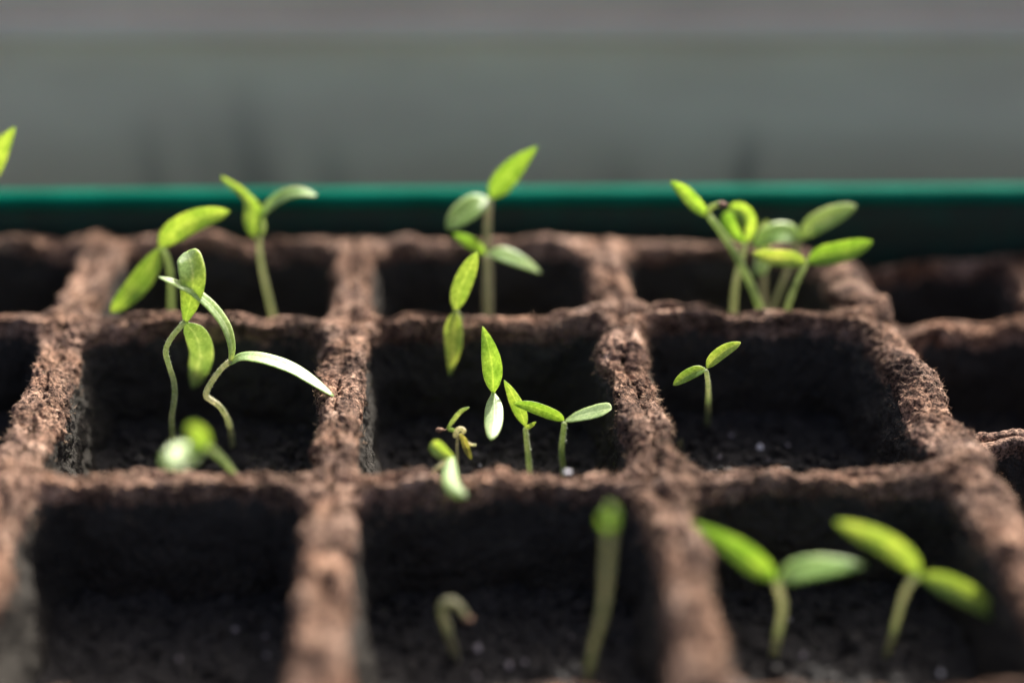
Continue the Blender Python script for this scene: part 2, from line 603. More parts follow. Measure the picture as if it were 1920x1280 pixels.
def pulp_displace(V, nr, nc, fine):
    """uneven moulded pulp: broad warps as a vector, then lumps and pits along the surface normal"""
    P = V.copy()
    for wl, amp, s in ((0.016, 0.0018, 1), (0.0075, 0.0020, 4)):
        for ax in range(3):
            P[:, ax] += amp * (1.0 if ax < 2 else 0.85) * noise_at(V, wl, s + ax)
    P[:, 2] += 0.0030 * noise_at(V * np.array([1, 1, 0.3]), 0.0105, 15)
    G = P.reshape(nr, nc, 3)
    du = np.roll(G, -1, 1) - np.roll(G, 1, 1)
    dv = np.empty_like(G)
    dv[1:-1] = G[2:] - G[:-2]
    dv[0] = G[1] - G[0]
    dv[-1] = G[-1] - G[-2]
    nrm = np.cross(du, dv)
    nrm /= np.linalg.norm(nrm, axis=2)[:, :, None] + 1e-12
    nrm = nrm.reshape(-1, 3)
    h = 0.0008 * noise_at(V, 0.0032, 7)
    b = noise_at(V, 0.0017, 8)
    h += 0.0007 * (0.25 - np.abs(b))
    pits = noise_at(V, 0.0024, 9)
    h -= 0.0014 * np.clip(pits - 0.20, 0, 1) * 2
    if fine:
        h += 0.00070 * noise_at(V, 0.0009, 10)
        h += 0.00055 * (0.2 - np.abs(noise_at(V, 0.0013, 12)))
        h -= 0.0009 * np.clip(noise_at(V, 0.0015, 13) - 0.2, 0, 1) * 2
    return P + nrm * h[:, None], nrm


def pot_cell(quad, z, half, parent, mat, M=150, fine=True, outer_rad=None, soil=0.022):
    """one moulded pot: groove at the joint, crest, lip, tapering inner wall with floor, and the outside wall.
    half = wall half thickness on (left, right, front, back)"""
    quad = [np.asarray(q) for q in quad]
    W = np.linalg.norm(quad[1] - quad[0]) * .5 + np.linalg.norm(quad[2] - quad[3]) * .5
    L = np.linalg.norm(quad[3] - quad[0]) * .5 + np.linalg.norm(quad[2] - quad[1]) * .5
    orad = outer_rad or [0.0004] * 4
    half = np.array(half)
    rings = []          # (inset factor, extra inset, z, corner radius of inner shape 0..1)
    zs_out = np.concatenate([np.linspace(-DEPTH_BOTTOM, -0.024, 8, endpoint=False), np.linspace(-0.024, -0.0016, 40 if fine else 16)])
    for zz in zs_out:
        rings.append((0.0, -zz * 0.085, zz, 0.0))
    prof = [(0.0, -0.0005), (0.07, -0.0003), (0.16, 0.0), (0.30, 0.00025), (0.45, 0.0004), (0.60, 0.0003), (0.74, 0.0), (0.86, -0.0006), (0.95, -0.0014), (1.0, -0.0024)]
    n = 26 if fine else 14
    pf = catmull(np.array([(a, b * 100, 0) for a, b in prof]), n)
    for a, b, _ in pf:
        rings.append((a, 0.0, b / 100, a))
    zin = np.concatenate([np.linspace(-0.0030, -soil - 0.004, 52 if fine else 26), [-0.032, -0.04, -DEPTH_BOTTOM + 0.0035]])
    for zz in zin:
        rings.append((1.0, (-zz - 0.0024) * 0.10, zz, 1.0))
    V = []
    for f, ex, zz, cr in rings:
        ins = half * f + ex
        rad = [max(0.0003, r * (1 - cr) + 0.0058 * cr) for r in orad]
        p = rounded_ring(W, L, ins, rad, M)
        xy = bilinear(quad, W, L, p)
        V.append(np.column_stack([xy, np.full(len(xy), z + zz)]))
    V = np.vstack(V)
    nr, nc = len(rings), 4 * M
    D, nrm = pulp_displace(V, nr, nc, fine)
    low = np.clip((V[:, 2] - (z - DEPTH_BOTTOM)) / 0.006, 0, 1)[:, None]
    D = V * (1 - low) + D * low
    base = np.array(parent.location)
    faces = [grid_quads(nr, nc, True), np.arange(nc)[::-1], (nr - 1) * nc + np.arange(nc)]
    o = mesh_from('pot_cell', D - base, faces, mat, True, parent)
    att = o.data.attributes.new('soil_and_shade', 'FLOAT', 'POINT')
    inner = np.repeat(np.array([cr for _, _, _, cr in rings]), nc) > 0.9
    so = np.where(inner, np.clip((z - 0.0008 - V[:, 2]) / 0.0050, 0, 1.3), 0.0)  # soil smear and painted-in shade, deepening below the lip
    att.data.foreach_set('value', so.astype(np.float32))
    top = (V[:, 2] > z - 0.006)
    return o, D[top], nrm[top]


def fibres(name, pts, nrm, count, parent, mat, seed, lmin=0.0006, lmax=0.0022, rad=0.00004, base=None, stand=1.0):
    r = np.random.default_rng(seed)
    idx = r.integers(0, len(pts), count)
    p = pts[idx]
    n = nrm[idx]
    t = r.normal(size=(count, 3))
    d = n * r.uniform(0.05, stand, (count, 1)) + t * 0.6
    d /= np.linalg.norm(d, axis=1)[:, None]
    ln = r.uniform(lmin, lmax, (count, 1)) * r.uniform(0.5, 1, (count, 1))
    bend = r.normal(size=(count, 3)) * ln * 0.25
    a = np.cross(d, r.normal(size=(count, 3)))
    a /= np.linalg.norm(a, axis=1)[:, None] + 1e-9
    b = np.cross(d, a)
    ks = [(0.0, 1.0), (0.5, 0.8), (1.0, 0.25)]
    V = []
    for t_, w in ks:
        c = p - n * 0.00015 + d * ln * t_ + bend * (t_ * (1 - t_) * 2)
        for k in range(3):
            an = 2 * math.pi * k / 3
            V.append(c + (a * math.cos(an) + b * math.sin(an)) * rad * w * r.uniform(0.7, 1.4, (count, 1)))
    V = np.stack(V, 1).reshape(-1, 3)
    q = []
    for s in range(2):
        for k in range(3):
            k2 = (k + 1) % 3
            q.append((s * 3 + k, s * 3 + k2, s * 3 + 3 + k2, s * 3 + 3 + k))
    q = np.array(q)[None] + (np.arange(count) * 9)[:, None, None]
    o = mesh_from(name, V - np.array(parent.location if base is None else base), q.reshape(-1, 4), mat, False, parent)
    tag(o, None, None, None, 'stuff')
    return o


# rim lines of the main strip, read off the photograph on the rim plane
B1 = [P2(18, 898), P2(622, 905), P2(1236, 890), P2(1868, 884)]
B2 = [P2(128, 598), P2(650, 603), P2(1160, 592), P2(1676, 594)]
B3 = [P2(205, 440), P2(668, 442), P2(1127, 444), P2(1580, 452)]
B0 = [2 * a - b for a, b in zip(B1, B2)]
rows_main = [[np.array(2 * r[0] - r[1])] + r for r in (B0, B1, B2, B3)]

SOILS = []        # (quad, z of soil, half, W, L, label)


def soil_height(x, y, z0):
    p = np.column_stack([np.atleast_1d(x), np.atleast_1d(y), np.zeros(np.size(x))])
    return z0 + 0.0022 * noise_at(p, 0.011, 21) + 0.0016 * noise_at(p, 0.0042, 22) + 0.0009 * noise_at(p, 0.0019, 23)


ICO = None


def ico():
    global ICO
    if ICO is None:
        t = (1 + 5 ** .5) / 2
        v = np.array([(-1, t, 0), (1, t, 0), (-1, -t, 0), (1, -t, 0), (0, -1, t), (0, 1, t), (0, -1, -t), (0, 1, -t), (t, 0, -1), (t, 0, 1), (-t, 0, -1), (-t, 0, 1)], float)
        v /= np.linalg.norm(v[0])
        f = np.array([(0, 11, 5), (0, 5, 1), (0, 1, 7), (0, 7, 10), (0, 10, 11), (1, 5, 9), (5, 11, 4), (11, 10, 2), (10, 7, 6), (7, 1, 8), (3, 9, 4), (3, 4, 2), (3, 2, 6), (3, 6, 8), (3, 8, 9), (4, 9, 5), (2, 4, 11), (6, 2, 10), (8, 6, 7), (9, 8, 1)])
        ICO = (v, f)
    return ICO


def soil_bed(quad, z0, half, label, depth_in, crumbs, seed):
    quad = [np.asarray(q) for q in quad]
    W = np.linalg.norm(quad[1] - quad[0]) * .5 + np.linalg.norm(quad[2] - quad[3]) * .5
    L = np.linalg.norm(quad[3] - quad[0]) * .5 + np.linalg.norm(quad[2] - quad[1]) * .5
    r = np.random.default_rng(seed)
    ins = np.array(half) + depth_in * 0.10 - 0.0016
    M = 44
    ring = rounded_ring(W, L, ins, [0.005] * 4, M)
    cen = np.array([(ins[0] + W - ins[1]) / 2, (ins[2] + L - ins[3]) / 2])
    V = []
    fr = np.linspace(1, 0.02, 40)
    for f in fr:
        xy = bilinear(quad, W, L, cen + (ring - cen) * f)
        z = soil_height(xy[:, 0], xy[:, 1], z0) + 0.0012 * f ** 6
        V.append(np.column_stack([xy, z]))
    bot = V[0].copy()
    bot[:, 2] = z0 - 0.012
    V = np.vstack([bot] + V)
    F = [grid_quads(len(fr) + 1, 4 * M, True), (len(fr)) * 4 * M + np.arange(4 * M), np.arange(4 * M)[::-1]]
    nv = len(V)
    # crumbs lying on the bed
    iv, ifc = ico()
    uv = np.column_stack([r.uniform(ins[0] + .001, W - ins[1] - .001, crumbs), r.uniform(ins[2] + .001, L - ins[3] - .001, crumbs)])
    xy = bilinear(quad, W, L, uv)
    sz = np.clip(r.lognormal(math.log(0.00042), 0.55, crumbs), 0.00018, 0.0017)
    zc = soil_height(xy[:, 0], xy[:, 1], z0) + sz * 0.25
    cv = iv[None] * r.uniform(0.55, 1.25, (crumbs, 12, 1)) * r.uniform(0.6, 1.3, (crumbs, 1, 3)) * sz[:, None, None]
    cv += np.column_stack([xy, zc])[:, None, :]
    cf = ifc[None] + (nv + np.arange(crumbs) * 12)[:, None, None]
    V = np.vstack([V, cv.reshape(-1, 3)])
    c = V[:nv].mean(0)
    c[2] = z0
    o = mesh_from('potting_soil', V - c, F + [cf.reshape(-1, 3)], M_SOIL, False)
    o.location = c
    tag(o, label, 'soil', None, 'stuff')
    return o


SOIL_D = 0.022
ZS = ZR - SOIL_D
strip = thing('peat_pot_strip', (0.0, float(B0[1][1] + 0.06), ZR - DEPTH_BOTTOM), 'large brown peat pot strip with twelve square cells full of seedlings', 'peat pots')
col_names = ['at the left edge', 'with two kinked seedlings', 'with the tall bright leaf', 'with the lone small seedling']
soil_labels = [
    ['dark moist soil in the front cell cut by the left edge', 'dark bare soil in the empty front cell at left', 'dark moist soil in the front centre cell around the cream hooked sprout', 'dark moist soil in the front right cell under two blurred seedlings'],
    ['dark moist soil in the middle row cell cut by the left edge', 'dark moist soil in the middle row cell with two kinked seedlings', 'dark moist soil in the centre cell below the upright bright leaf', 'dark moist soil in the middle row cell with the lone small seedling'],
    ['dark moist soil in the back row cell cut by the left edge', 'dark moist soil in the back row cell with two blurred seedlings at left', 'dark moist soil in the back centre cell by the tallest seedling', 'dark moist soil in the back right cell below the seedling clump'],
]
FIB = []
HX, HY = 0.0043, 0.0024
for j in range(3):
    for i in range(4):
        quad = (rows_main[j][i], rows_main[j][i + 1], rows_main[j + 1][i + 1], rows_main[j + 1][i])
        half = [HX, HX, HY, HY]
        orad = [0.0004] * 4
        if i == 3:
            half[1] = 0.0086
        if j == 2:
            half[3] = 0.0050
            if i == 3:
                orad[2] = 0.016
        fine = not (j == 2 or i == 0 and j == 0)
        o, tp, tn = pot_cell(quad, ZR, half, strip, M_PEAT, 160 if fine else 90, fine, orad)
        FIB.append((i, j, tp, tn))
        soil_bed(quad, ZS, half, soil_labels[j][i], SOIL_D, 2600 if j == 1 else 1700 if j == 0 else 700, 50 + j * 7 + i)
allp = np.vstack([f[2] for f in FIB])
alln = np.vstack([f[3] for f in FIB])
fibres('loose_fibres', allp, alln, 24000, strip, M_FIBRE, 5, 0.0005, 0.0018, 0.000042, None, 0.45)
edge = np.vstack([f[2] for f in FIB if f[0] == 3 and f[1] < 2])
edgen = np.vstack([f[3] for f in FIB if f[0] == 3 and f[1] < 2])
msk = edgen[:, 0] > 0.35
fibres('loose_fibres', edge[msk], edgen[msk], 3000, strip, M_FIBRE, 6, 0.0006, 0.0020, 0.00004)

# the second, lower strip on the right
Z2 = ZR - 0.0075
s2 = [[P2(1745, 826, Z2), P2(2105, 814, Z2), P2(2400, 806, Z2)], [P2(1640, 616, Z2), P2(1972, 606, Z2), P2(2235, 600, Z2)], [P2(1585, 494, Z2), P2(1895, 480, Z2), P2(2140, 474, Z2)]]
s2 = [[2 * a - b for a, b in zip(s2[0], s2[1])]] + s2
strip2 = thing('peat_pot_strip', (0.15, 0.22, Z2 - DEPTH_BOTTOM + 0.0075), 'lower orange-brown peat pot strip at the right edge, beside the large strip', 'peat pots')
for j in range(3):
    for i in range(2):
        quad = (s2[j][i], s2[j][i + 1], s2[j + 1][i + 1], s2[j + 1][i])
        half = [HX * .8, HX * .8, 0.0028, 0.0028]
        if i == 0:
            half[0] = 0.0035
        db = DEPTH_BOTTOM
        DEPTH_BOTTOM = db - 0.0075
        pot_cell(quad, Z2, half, strip2, M_PEAT2, 80, False, soil=0.02)
        DEPTH_BOTTOM = db
        if i == 0 or j == 2:
            lab = {(0, 0): 'dark soil in the nearest cell of the lower right strip', (1, 0): 'dark soil in the middle cell of the lower right strip', (2, 0): 'dark soil in the back left cell of the lower right strip', (2, 1): 'dark soil in the back right cell of the lower right strip'}[(j, i)]
            soil_bed(quad, Z2 - 0.02, half, lab, 0.02, 300, 90 + j * 3 + i)

# ------------------------------------------------------------------ seedlings
PROF = {
    'hook': [(0, .22), (.1, .72), (.28, 1.0), (.44, .88), (.56, .48), (.75, .42), (.93, .30), (1, .08)],
    'lance': [(0, .12), (.05, .30), (.12, .62), (.25, .93), (.38, 1.0), (.55, .93), (.72, .70), (.87, .40), (.96, .17), (1, .03)],
    'oval': [(0, .14), (.06, .40), (.16, .75), (.32, .97), (.5, 1.0), (.68, .92), (.84, .68), (.94, .40), (1, .06)],
    'blunt': [(0, .16), (.08, .34), (.2, .60), (.4, .85), (.65, 1.0), (.85, .92), (.95, .66), (1, .2)],
    'strap': [(0, .35), (.1, .6), (.3, .92), (.5, 1.0), (.75, .85), (.92, .5), (1, .12)],
}


def world_pts(pts, y0):
    out = []
    for p in pts:
        dy = p[2] / 1000 if len(p) > 2 else 0.0
        out.append(at_y(p[0], p[1], y0 + dy))
    return np.array(out)


def leaf_mesh(name, parent, spine, width_px, roll, mat, prof='lance', gut=0.28, thick=0.00034, wave=0.0, nl=30, nw=8):
    S = catmull(spine, nl)
    T = np.gradient(S, axis=0)
    T /= np.linalg.norm(T, axis=1)[:, None]
    pr = np.array(PROF[prof])
    t = np.linspace(0, 1, nl)
    hw = np.interp(t, pr[:, 0], pr[:, 1])
    hw[1:-1] = (hw[:-2] + 2 * hw[1:-1] + hw[2:]) / 4
    view = S - CAM
    dist = view @ FWD
    view /= np.linalg.norm(view, axis=1)[:, None]
    side = np.cross(T, view)
    side /= np.linalg.norm(side, axis=1)[:, None]
    for k in range(1, nl):
        if np.dot(side[k], side[k - 1]) < 0:
            side[k] *= -1
    best = None
    for sg in (1, -1):
        a = math.radians(abs(roll)) * sg
        sd = side * math.cos(a) + np.cross(T, side) * math.sin(a)
        nn = np.cross(sd, T)
        nn *= np.sign(-np.sum(nn * view, axis=1).mean())
        up = nn[:, 2].mean()
        if best is None or (up > best[0]) == (roll >= 0):
            best = (up, sd, nn)
    _, sd, nn = best
    real = width_px * 0.92 / 2 / FPX * dist.mean() / max(0.25, math.cos(math.radians(roll)))
    hwm = hw * real
    s = np.linspace(-1, 1, nw + 1)
    ss = np.sign(s) * np.abs(s) ** 0.85
    top, bot, uv = [], [], []
    ph = random.uniform(0, 6)
    for k in range(nl):
        sag = gut * hwm[k] * (np.abs(ss) ** 1.4)
        wv = wave * real * np.sin(t[k] * 9 + ph + ss * 1.3) * np.abs(ss)
        c = S[k][None] + sd[k][None] * (ss * hwm[k])[:, None] + nn[k][None] * (sag + wv)[:, None]
        th = thick * (1 - 0.75 * np.abs(ss) ** 3) * min(1, 0.35 + 6 * min(t[k], 1 - t[k])) * 0.5
        mid = np.exp(-(ss / 0.12) ** 2) * thick * 0.35 * (1 - t[k] * .7)
        top.append(c + nn[k][None] * th[:, None] - nn[k][None] * (mid * .4)[:, None])
        bot.append(c - nn[k][None] * (th + mid)[:, None])
        uv.append(np.column_stack([(ss + 1) / 2, np.full(nw + 1, t[k])]))
    n1 = nw + 1
    V = np.vstack(top + bot)
    U = np.vstack(uv + uv)
    qt = grid_quads(nl, n1, False)
    qb = qt[:, ::-1] + nl * n1
    e = []
    for k in range(nl - 1):
        for c0, flip in ((0, 1), (nw, 0)):
            a, b = k * n1 + c0, (k + 1) * n1 + c0
            q = (a, b, b + nl * n1, a + nl * n1)
            e.append(q if flip else q[::-1])
    for r0, flip in ((0, 0), (nl - 1, 1)):
        for c0 in range(nw):
            a, b = r0 * n1 + c0, r0 * n1 + c0 + 1
            q = (a, b, b + nl * n1, a + nl * n1)
            e.append(q if flip else q[::-1])
    return mesh_from(name, V - np.array(parent.location), np.vstack([qt, qb, np.array(e)]), mat, True, parent, U)


def tube_mesh(name, parent, spine, r0, r1, mat, n=28, ns=10, flare=0.0, hairs=0, bumpy=0.0):
    S = catmull(spine, n)
    T = np.gradient(S, axis=0)
    T /= np.linalg.norm(T, axis=1)[:, None]
    ref = np.array([1.0, 0.2, 0.1])
    A = ref - T[0] * np.dot(T[0], ref)
    A /= np.linalg.norm(A)
    V, U, Nn = [], [], []
    for k in range(n):
        A = A - T[k] * np.dot(T[k], A)
        A /= np.linalg.norm(A)
        B = np.cross(T[k], A)
        f = k / (n - 1)
        r = r0 * (1 - f) + r1 * f + flare * math.exp(-((1 - f) / 0.06) ** 2)
        r *= 1 + bumpy * math.sin(k * 1.7) + random.uniform(-.03, .03)
        if k in (0, n - 1):
            r *= 0.75
        for c in range(ns):
            an = 2 * math.pi * c / ns
            d = A * math.cos(an) + B * math.sin(an)
            V.append(S[k] + d * r)
            Nn.append(d)
            U.append((0.25 + 0.0 * c, f))
    V = np.array(V)
    faces = [grid_quads(n, ns, True), np.arange(ns)[::-1], (n - 1) * ns + np.arange(ns)]
    o = mesh_from(name, V - np.array(parent.location), faces, mat, True, parent, np.array(U))
    if hairs:
        fibres('stem_hairs', V, np.array(Nn), hairs, o, M_HAIR, 40 + hairs, 0.0003, 0.0007, 0.000026, parent.location)
    return o


def seedling(label, y0, stem, leaves, r=(0.00075, 0.0006), mat=None, hairs=0, name='seedling', group='tomato-like seedlings in the peat pots', extra=None, ground=None):
    """stem: [(px, px, dy_mm)...] from the base up; the base is carried on down into the soil"""
    W = world_pts(stem, y0)
    base = W[0].copy()
    zs = soil_height(base[0], base[1], ZS if ground is None else ground)[0]
    if base[2] > zs:                     # reach down to the soil
        d = W[0] - W[1]
        d /= np.linalg.norm(d)
        dn = np.array([d[0] * .3, d[1] * .3, -1.0])
        k = base[2] - zs
        foot = base + dn * k
        W = np.vstack([[foot - np.array([0, 0, .002])], [foot + (base - foot) * .4], W])
    elif base[2] < zs:
        keep = [p for p in W if p[2] > zs + 0.0008]
        first = np.array(keep[0])
        nxt = W[len(W) - len(keep) - 1]
        f = (zs - first[2]) / min(-1e-6, (nxt[2] - first[2]))
        foot = first + (nxt - first) * min(1, max(0, f))
        W = np.vstack([[foot - np.array([0, 0, .002])], [foot]] + [keep])
    root = thing(name, (W[0][0], W[0][1], zs), label, 'seedling', group)
    tube_mesh('stem', root, W, r[0] * 0.84, r[1] * 0.84, mat or M_STEM, 40, 10, 0.0, hairs)
    for lf in leaves:
        d = dict(roll=0, mat=M_LEAF, prof='lance', gut=0.28, wave=0.0, name='cotyledon', y=y0)
        d.update(lf)
        leaf_mesh(d['name'], root, world_pts(d['pts'], d['y']), d['w'], d['roll'], d['mat'], d['prof'], d['gut'], wave=d['wave'])
    if extra:
        extra(root, y0)
    return root


def husk(root, p, r, seed, parent=None):
    iv, ifc = ico()
    rr = np.random.default_rng(seed)
    # one subdivision of the icosahedron, flattened and dented into a dry seed coat
    v = list(map(tuple, iv))
    f2, cache = [], {}

    def midp(a, b):
        k = (min(a, b), max(a, b))
        if k not in cache:
            m = (np.array(v[a]) + np.array(v[b])) / 2
            v.append(tuple(m / np.linalg.norm(m)))
            cache[k] = len(v) - 1
        return cache[k]
    for a, b, c in ifc:
        ab, bc, ca = midp(a, b), midp(b, c), midp(c, a)
        f2 += [(a, ab, ca), (b, bc, ab), (c, ca, bc), (ab, bc, ca)]
    v = np.array(v)
    v *= (1 + 0.35 * noise_at(v, 0.9, seed))[:, None]
    v *= np.array([1.0, 0.75, 0.6]) * r
    return mesh_from('seed_husk', v + p - np.array(root.location), np.array(f2), M_HUSK, True, parent or root)


def soil_y(x, y):
    return at_z(x, y, ZS)[1]


# --- centre cell
Y1 = soil_y(922, 800) - 0.018
seedling('seedling with an upright bright yellow-green leaf above a pale hanging one, centre cell', Y1,
         [(921, 805, 17), (922, 790, 11), (924, 762, 4), (925, 737, 0)],
         [dict(pts=[(925, 737, 0), (923, 690, .4), (916, 650, 1.0), (905, 612, 2.2)], w=42, roll=0, prof='lance', gut=0.22, mat=M_LEAF),
          dict(pts=[(925, 737, 0), (926, 765, -4.2), (925, 795, -9), (921, 825, -13.5)], w=39, roll=6, prof='oval', gut=-0.1, mat=M_LEAF)], hairs=250)
Y2 = soil_y(993, 903)
seedling('seedling with one tall leaf leaning left and a tiny front leaf, rooted right of centre', Y2,
         [(993, 886, 0), (990, 850, 0), (985, 802, 0)],
         [dict(pts=[(986, 799, 0), (976, 768, .5), (960, 735, 1), (945, 712, 1.5)], w=27, roll=-35, mat=M_LEAFD, gut=0.3),
          dict(pts=[(984, 801, 0), (993, 799, -3), (1005, 791, -6)], w=10, roll=10, mat=M_LEAF, prof='strap')], hairs=420, r=(.00072, .0006))
Y3 = soil_y(1056, 899)
seedling('seedling with an arched left leaf and a straight right leaf, against the third divider', Y3,
         [(1056, 880, 0), (1053, 842, 0), (1056, 812, 0), (1058, 792, 0)],
         [dict(pts=[(1057, 788, 0), (1040, 777, -1), (1008, 764, -2), (985, 758, -2.5), (963, 757, -3)], w=25, roll=-28, mat=M_LEAFD, gut=0.35, prof='oval'),
          dict(pts=[(1060, 789, 0), (1085, 781, -1.2), (1115, 774, -2.6), (1146, 767, -4.5)], w=28, roll=52, mat=M_PALE, prof='blunt', gut=0.15)], hairs=420, r=(.00078, .00062))


def curl_extra(root, y0):
    tube_mesh('withered_leaf', root, world_pts([(842, 862, 0), (832, 868, -1), (822, 876, -2), (813, 884, -2.5), (814, 898, -2.5)], y0), .00048, .00028, M_CREAM, 20, 8)


Y4 = float(P2(845, 884)[1]) + 0.0058
seedling('short curled seedling with a bright cupped leaf and a leaf drooping over the front rim', Y4,
         [(846, 905, 5), (848, 880, 3), (850, 858, 0)],
         [dict(pts=[(851, 856, 0), (836, 851, .5), (822, 841, 1), (813, 826, 1.5)], w=32, roll=-5, mat=M_LEAF, prof='blunt', gut=0.5),
          dict(pts=[(848, 856, 0), (846, 880, -6), (847, 905, -12), (858, 922, -15), (874, 931, -17)], w=33, roll=12, mat=M_LEAFD, prof='strap', gut=-0.3)], extra=curl_extra, r=(.0006, .0005))


def wither_extra(root, y0):
    tube_mesh('curled_tip', root, world_pts([(853, 818, 0), (856, 808, -.3), (863, 803, -.6), (870, 806, -.6), (868, 811, -.6)], y0), .00055, .00042, M_CREAM, 18, 8)
    tube_mesh('side_shoot', root, world_pts([(876, 829, 0), (883, 833, 0), (893, 834, 0)], y0), .00030, .00026, M_CREAM, 10, 8)
    h = husk(root, at_y(824, 806, y0 - 0.001), .00085, 4)
    tube_mesh('thread', root, world_pts([(824, 806, -1), (833, 806, -.6), (840, 804, 0)], y0), .00012, .00012, M_HUSK, 8, 6)


Y5 = soil_y(858, 902)
seedling('withered yellowing seedling with a thin bent leaf and brown husk, behind the curled one', Y5,
         [(858, 895, 0), (857, 838, 0), (858, 814, 0)],
         [dict(pts=[(859, 812, 0), (848, 806, .3), (838, 804, .5)], w=9, roll=0, mat=M_PALE, prof='strap', name='leaf_stalk'),
          dict(pts=[(838, 804, .5), (851, 786, .6), (864, 771, .8), (880, 763, 1)], w=10, roll=-20, mat=M_PALE, prof='strap', gut=0.12),
          dict(pts=[(862, 812, 0), (870, 826, -.5), (876, 843, -1), (884, 861, -1.5)], w=15, roll=0, mat=M_WITHER, prof='strap', gut=0.4, wave=.2)],
         r=(.0004, .00035), mat=M_STEMG, extra=wither_extra)

# --- right middle cell
Y6 = soil_y(1326, 800)
seedling('lone small seedling with two slim spread leaves in the middle row right cell', Y6 - 0.017,
         [(1326, 800, 17), (1328, 760, 11), (1328, 722, 4), (1324, 694, 0)],
         [dict(pts=[(1323, 692, 0), (1306, 696, -.5), (1284, 707, -1), (1262, 722, -1.5)], w=24, roll=15, mat=M_LEAFD, gut=0.3, prof='oval'),
          dict(pts=[(1325, 690, 0), (1338, 674, .5), (1360, 657, 1), (1389, 642, 1.5)], w=26, roll=15, mat=M_LEAFD, gut=0.3, prof='oval')], r=(.00062, .0005), hairs=250)
seedling('tiny pale unopened sprout against the divider, behind the front rim of the right cell', soil_y(1279, 848),
         [(1280, 850, 0), (1277, 838, 0)],
         [dict(pts=[(1277, 840, 0), (1275, 831, -.3), (1279, 822, -.6)], w=13, roll=0, mat=M_STEMG, prof='oval', gut=.5)], r=(.0004, .00035), mat=M_STEMG, name='sprout')

# --- left middle cell
Y7 = soil_y(325, 826)
seedling('kinked seedling with one broad upright leaf and one hanging behind, middle row left cell', Y7 - .010,
         [(325, 835, 3), (322, 785, 0), (327, 748, 0), (326, 715, 0), (314, 676, 0), (311, 655, -.3), (322, 632, -.5), (336, 615, -.3), (347, 602, 0)],
         [dict(pts=[(347, 604, 0), (357, 565, .5), (362, 525, 2), (357, 490, 5), (350, 472, 7.5)], w=55, roll=8, mat=M_LEAF, prof='blunt', gut=0.25),
          dict(pts=[(349, 606, 0), (368, 630, 4), (376, 665, 8), (368, 700, 11), (360, 728, 13)], w=50, roll=18, mat=M_PALE, prof='oval', gut=-0.2)], hairs=700, r=(.00068, .0006))
Y8 = soil_y(437, 832)
seedling('kinked seedling with long curving strap leaves reaching left and right, middle row left cell', Y8 - .010,
         [(437, 838, 9), (430, 795, 4), (414, 764, 0), (395, 749, 0), (386, 741, 0), (394, 720, 0), (416, 690, 0), (433, 676, 0)],
         [dict(pts=[(432, 680, 0), (434, 650, .3), (423, 612, .8), (398, 577, 1.5), (364, 548, 2), (330, 531, 2.2), (297, 519, 2.2)], w=22, roll=40, mat=M_PALE, prof='strap', gut=0.12),
          dict(pts=[(431, 681, 0), (455, 669, -.5), (495, 673, -1.5), (545, 690, -3), (585, 714, -4.5), (626, 743, -6)], w=24, roll=50, mat=M_PALE, prof='strap', gut=0.12)], hairs=700, r=(.0007, .00066))
Y9 = float(P2(450, 895)[1]) + 0.006
seedling('blurred seedling arching forward over the front rim with a round pale leaf', Y9,
         [(455, 915, 0), (440, 888, -4), (418, 862, -9), (395, 842, -14), (368, 832, -19)],
         [dict(pts=[(375, 838, -18), (372, 820, -19), (362, 806, -20), (350, 802, -20)], w=44, roll=-10, mat=M_LEAF, prof='oval', gut=0.4),
          dict(pts=[(372, 838, -18), (352, 848, -21), (330, 858, -24), (306, 868, -26)], w=50, roll=24, mat=M_PALE, prof='oval', gut=0.12)], r=(.0006, .00055))

# --- back row
YB = lambda f: float(B2[1][1] * (1 - f) + B3[1][1] * f)
seedling('back row seedling with two broad glossy leaves bent at an angle, leftmost', YB(.25),
         [(322, 600, 4), (320, 520, 2), (312, 480, 1), (300, 463, 0)],
         [dict(pts=[(300, 464, 0), (318, 440, 0), (345, 421, 0), (385, 405, .5), (431, 396, 1)], w=48, roll=-12, mat=M_LEAFD, prof='oval', gut=0.35),
          dict(pts=[(298, 467, 0), (280, 500, -2), (255, 535, -4), (232, 560, -6), (208, 586, -7)], w=46, roll=-12, mat=M_LEAFD, prof='oval', gut=0.35)])
seedling('back row seedling with pale stem, curling left leaf and short raised right leaf', YB(.45),
         [(512, 595, 0), (497, 530, 0), (488, 480, 0), (486, 440, 0)],
         [dict(pts=[(484, 447, 0), (476, 420, 0), (475, 392, 1), (462, 368, 2), (440, 350, 3), (414, 332, 4)], w=40, roll=-10, mat=M_LEAF, prof='hook', gut=0.5),
          dict(pts=[(490, 405, 0), (505, 386, 0), (530, 369, 0), (560, 361, 0), (594, 367, 0)], w=24, roll=40, mat=M_PALE, prof='strap', gut=0.12),
          dict(pts=[(484, 448, 0), (489, 425, 0), (490, 402, 0)], w=20, roll=0, mat=M_STEM, prof='strap', name='leaf_stalk')])
seedling('tallest back row seedling with one leaf rising past the green rim', YB(.60),
         [(914, 600, 0), (915, 500, 0), (914, 430, 0), (917, 374, 0)],
         [dict(pts=[(918, 373, 0), (938, 345, .5), (968, 310, 1), (1007, 275, 1.5)], w=48, roll=-10, mat=M_LEAFD, prof='lance', gut=0.25),
          dict(pts=[(916, 374, 0), (893, 384, -2), (864, 405, -4), (838, 430, -6)], w=48, roll=30, mat=M_PALE, prof='oval', gut=0.12)], mat=M_STEMG, r=(.0011, .0009))
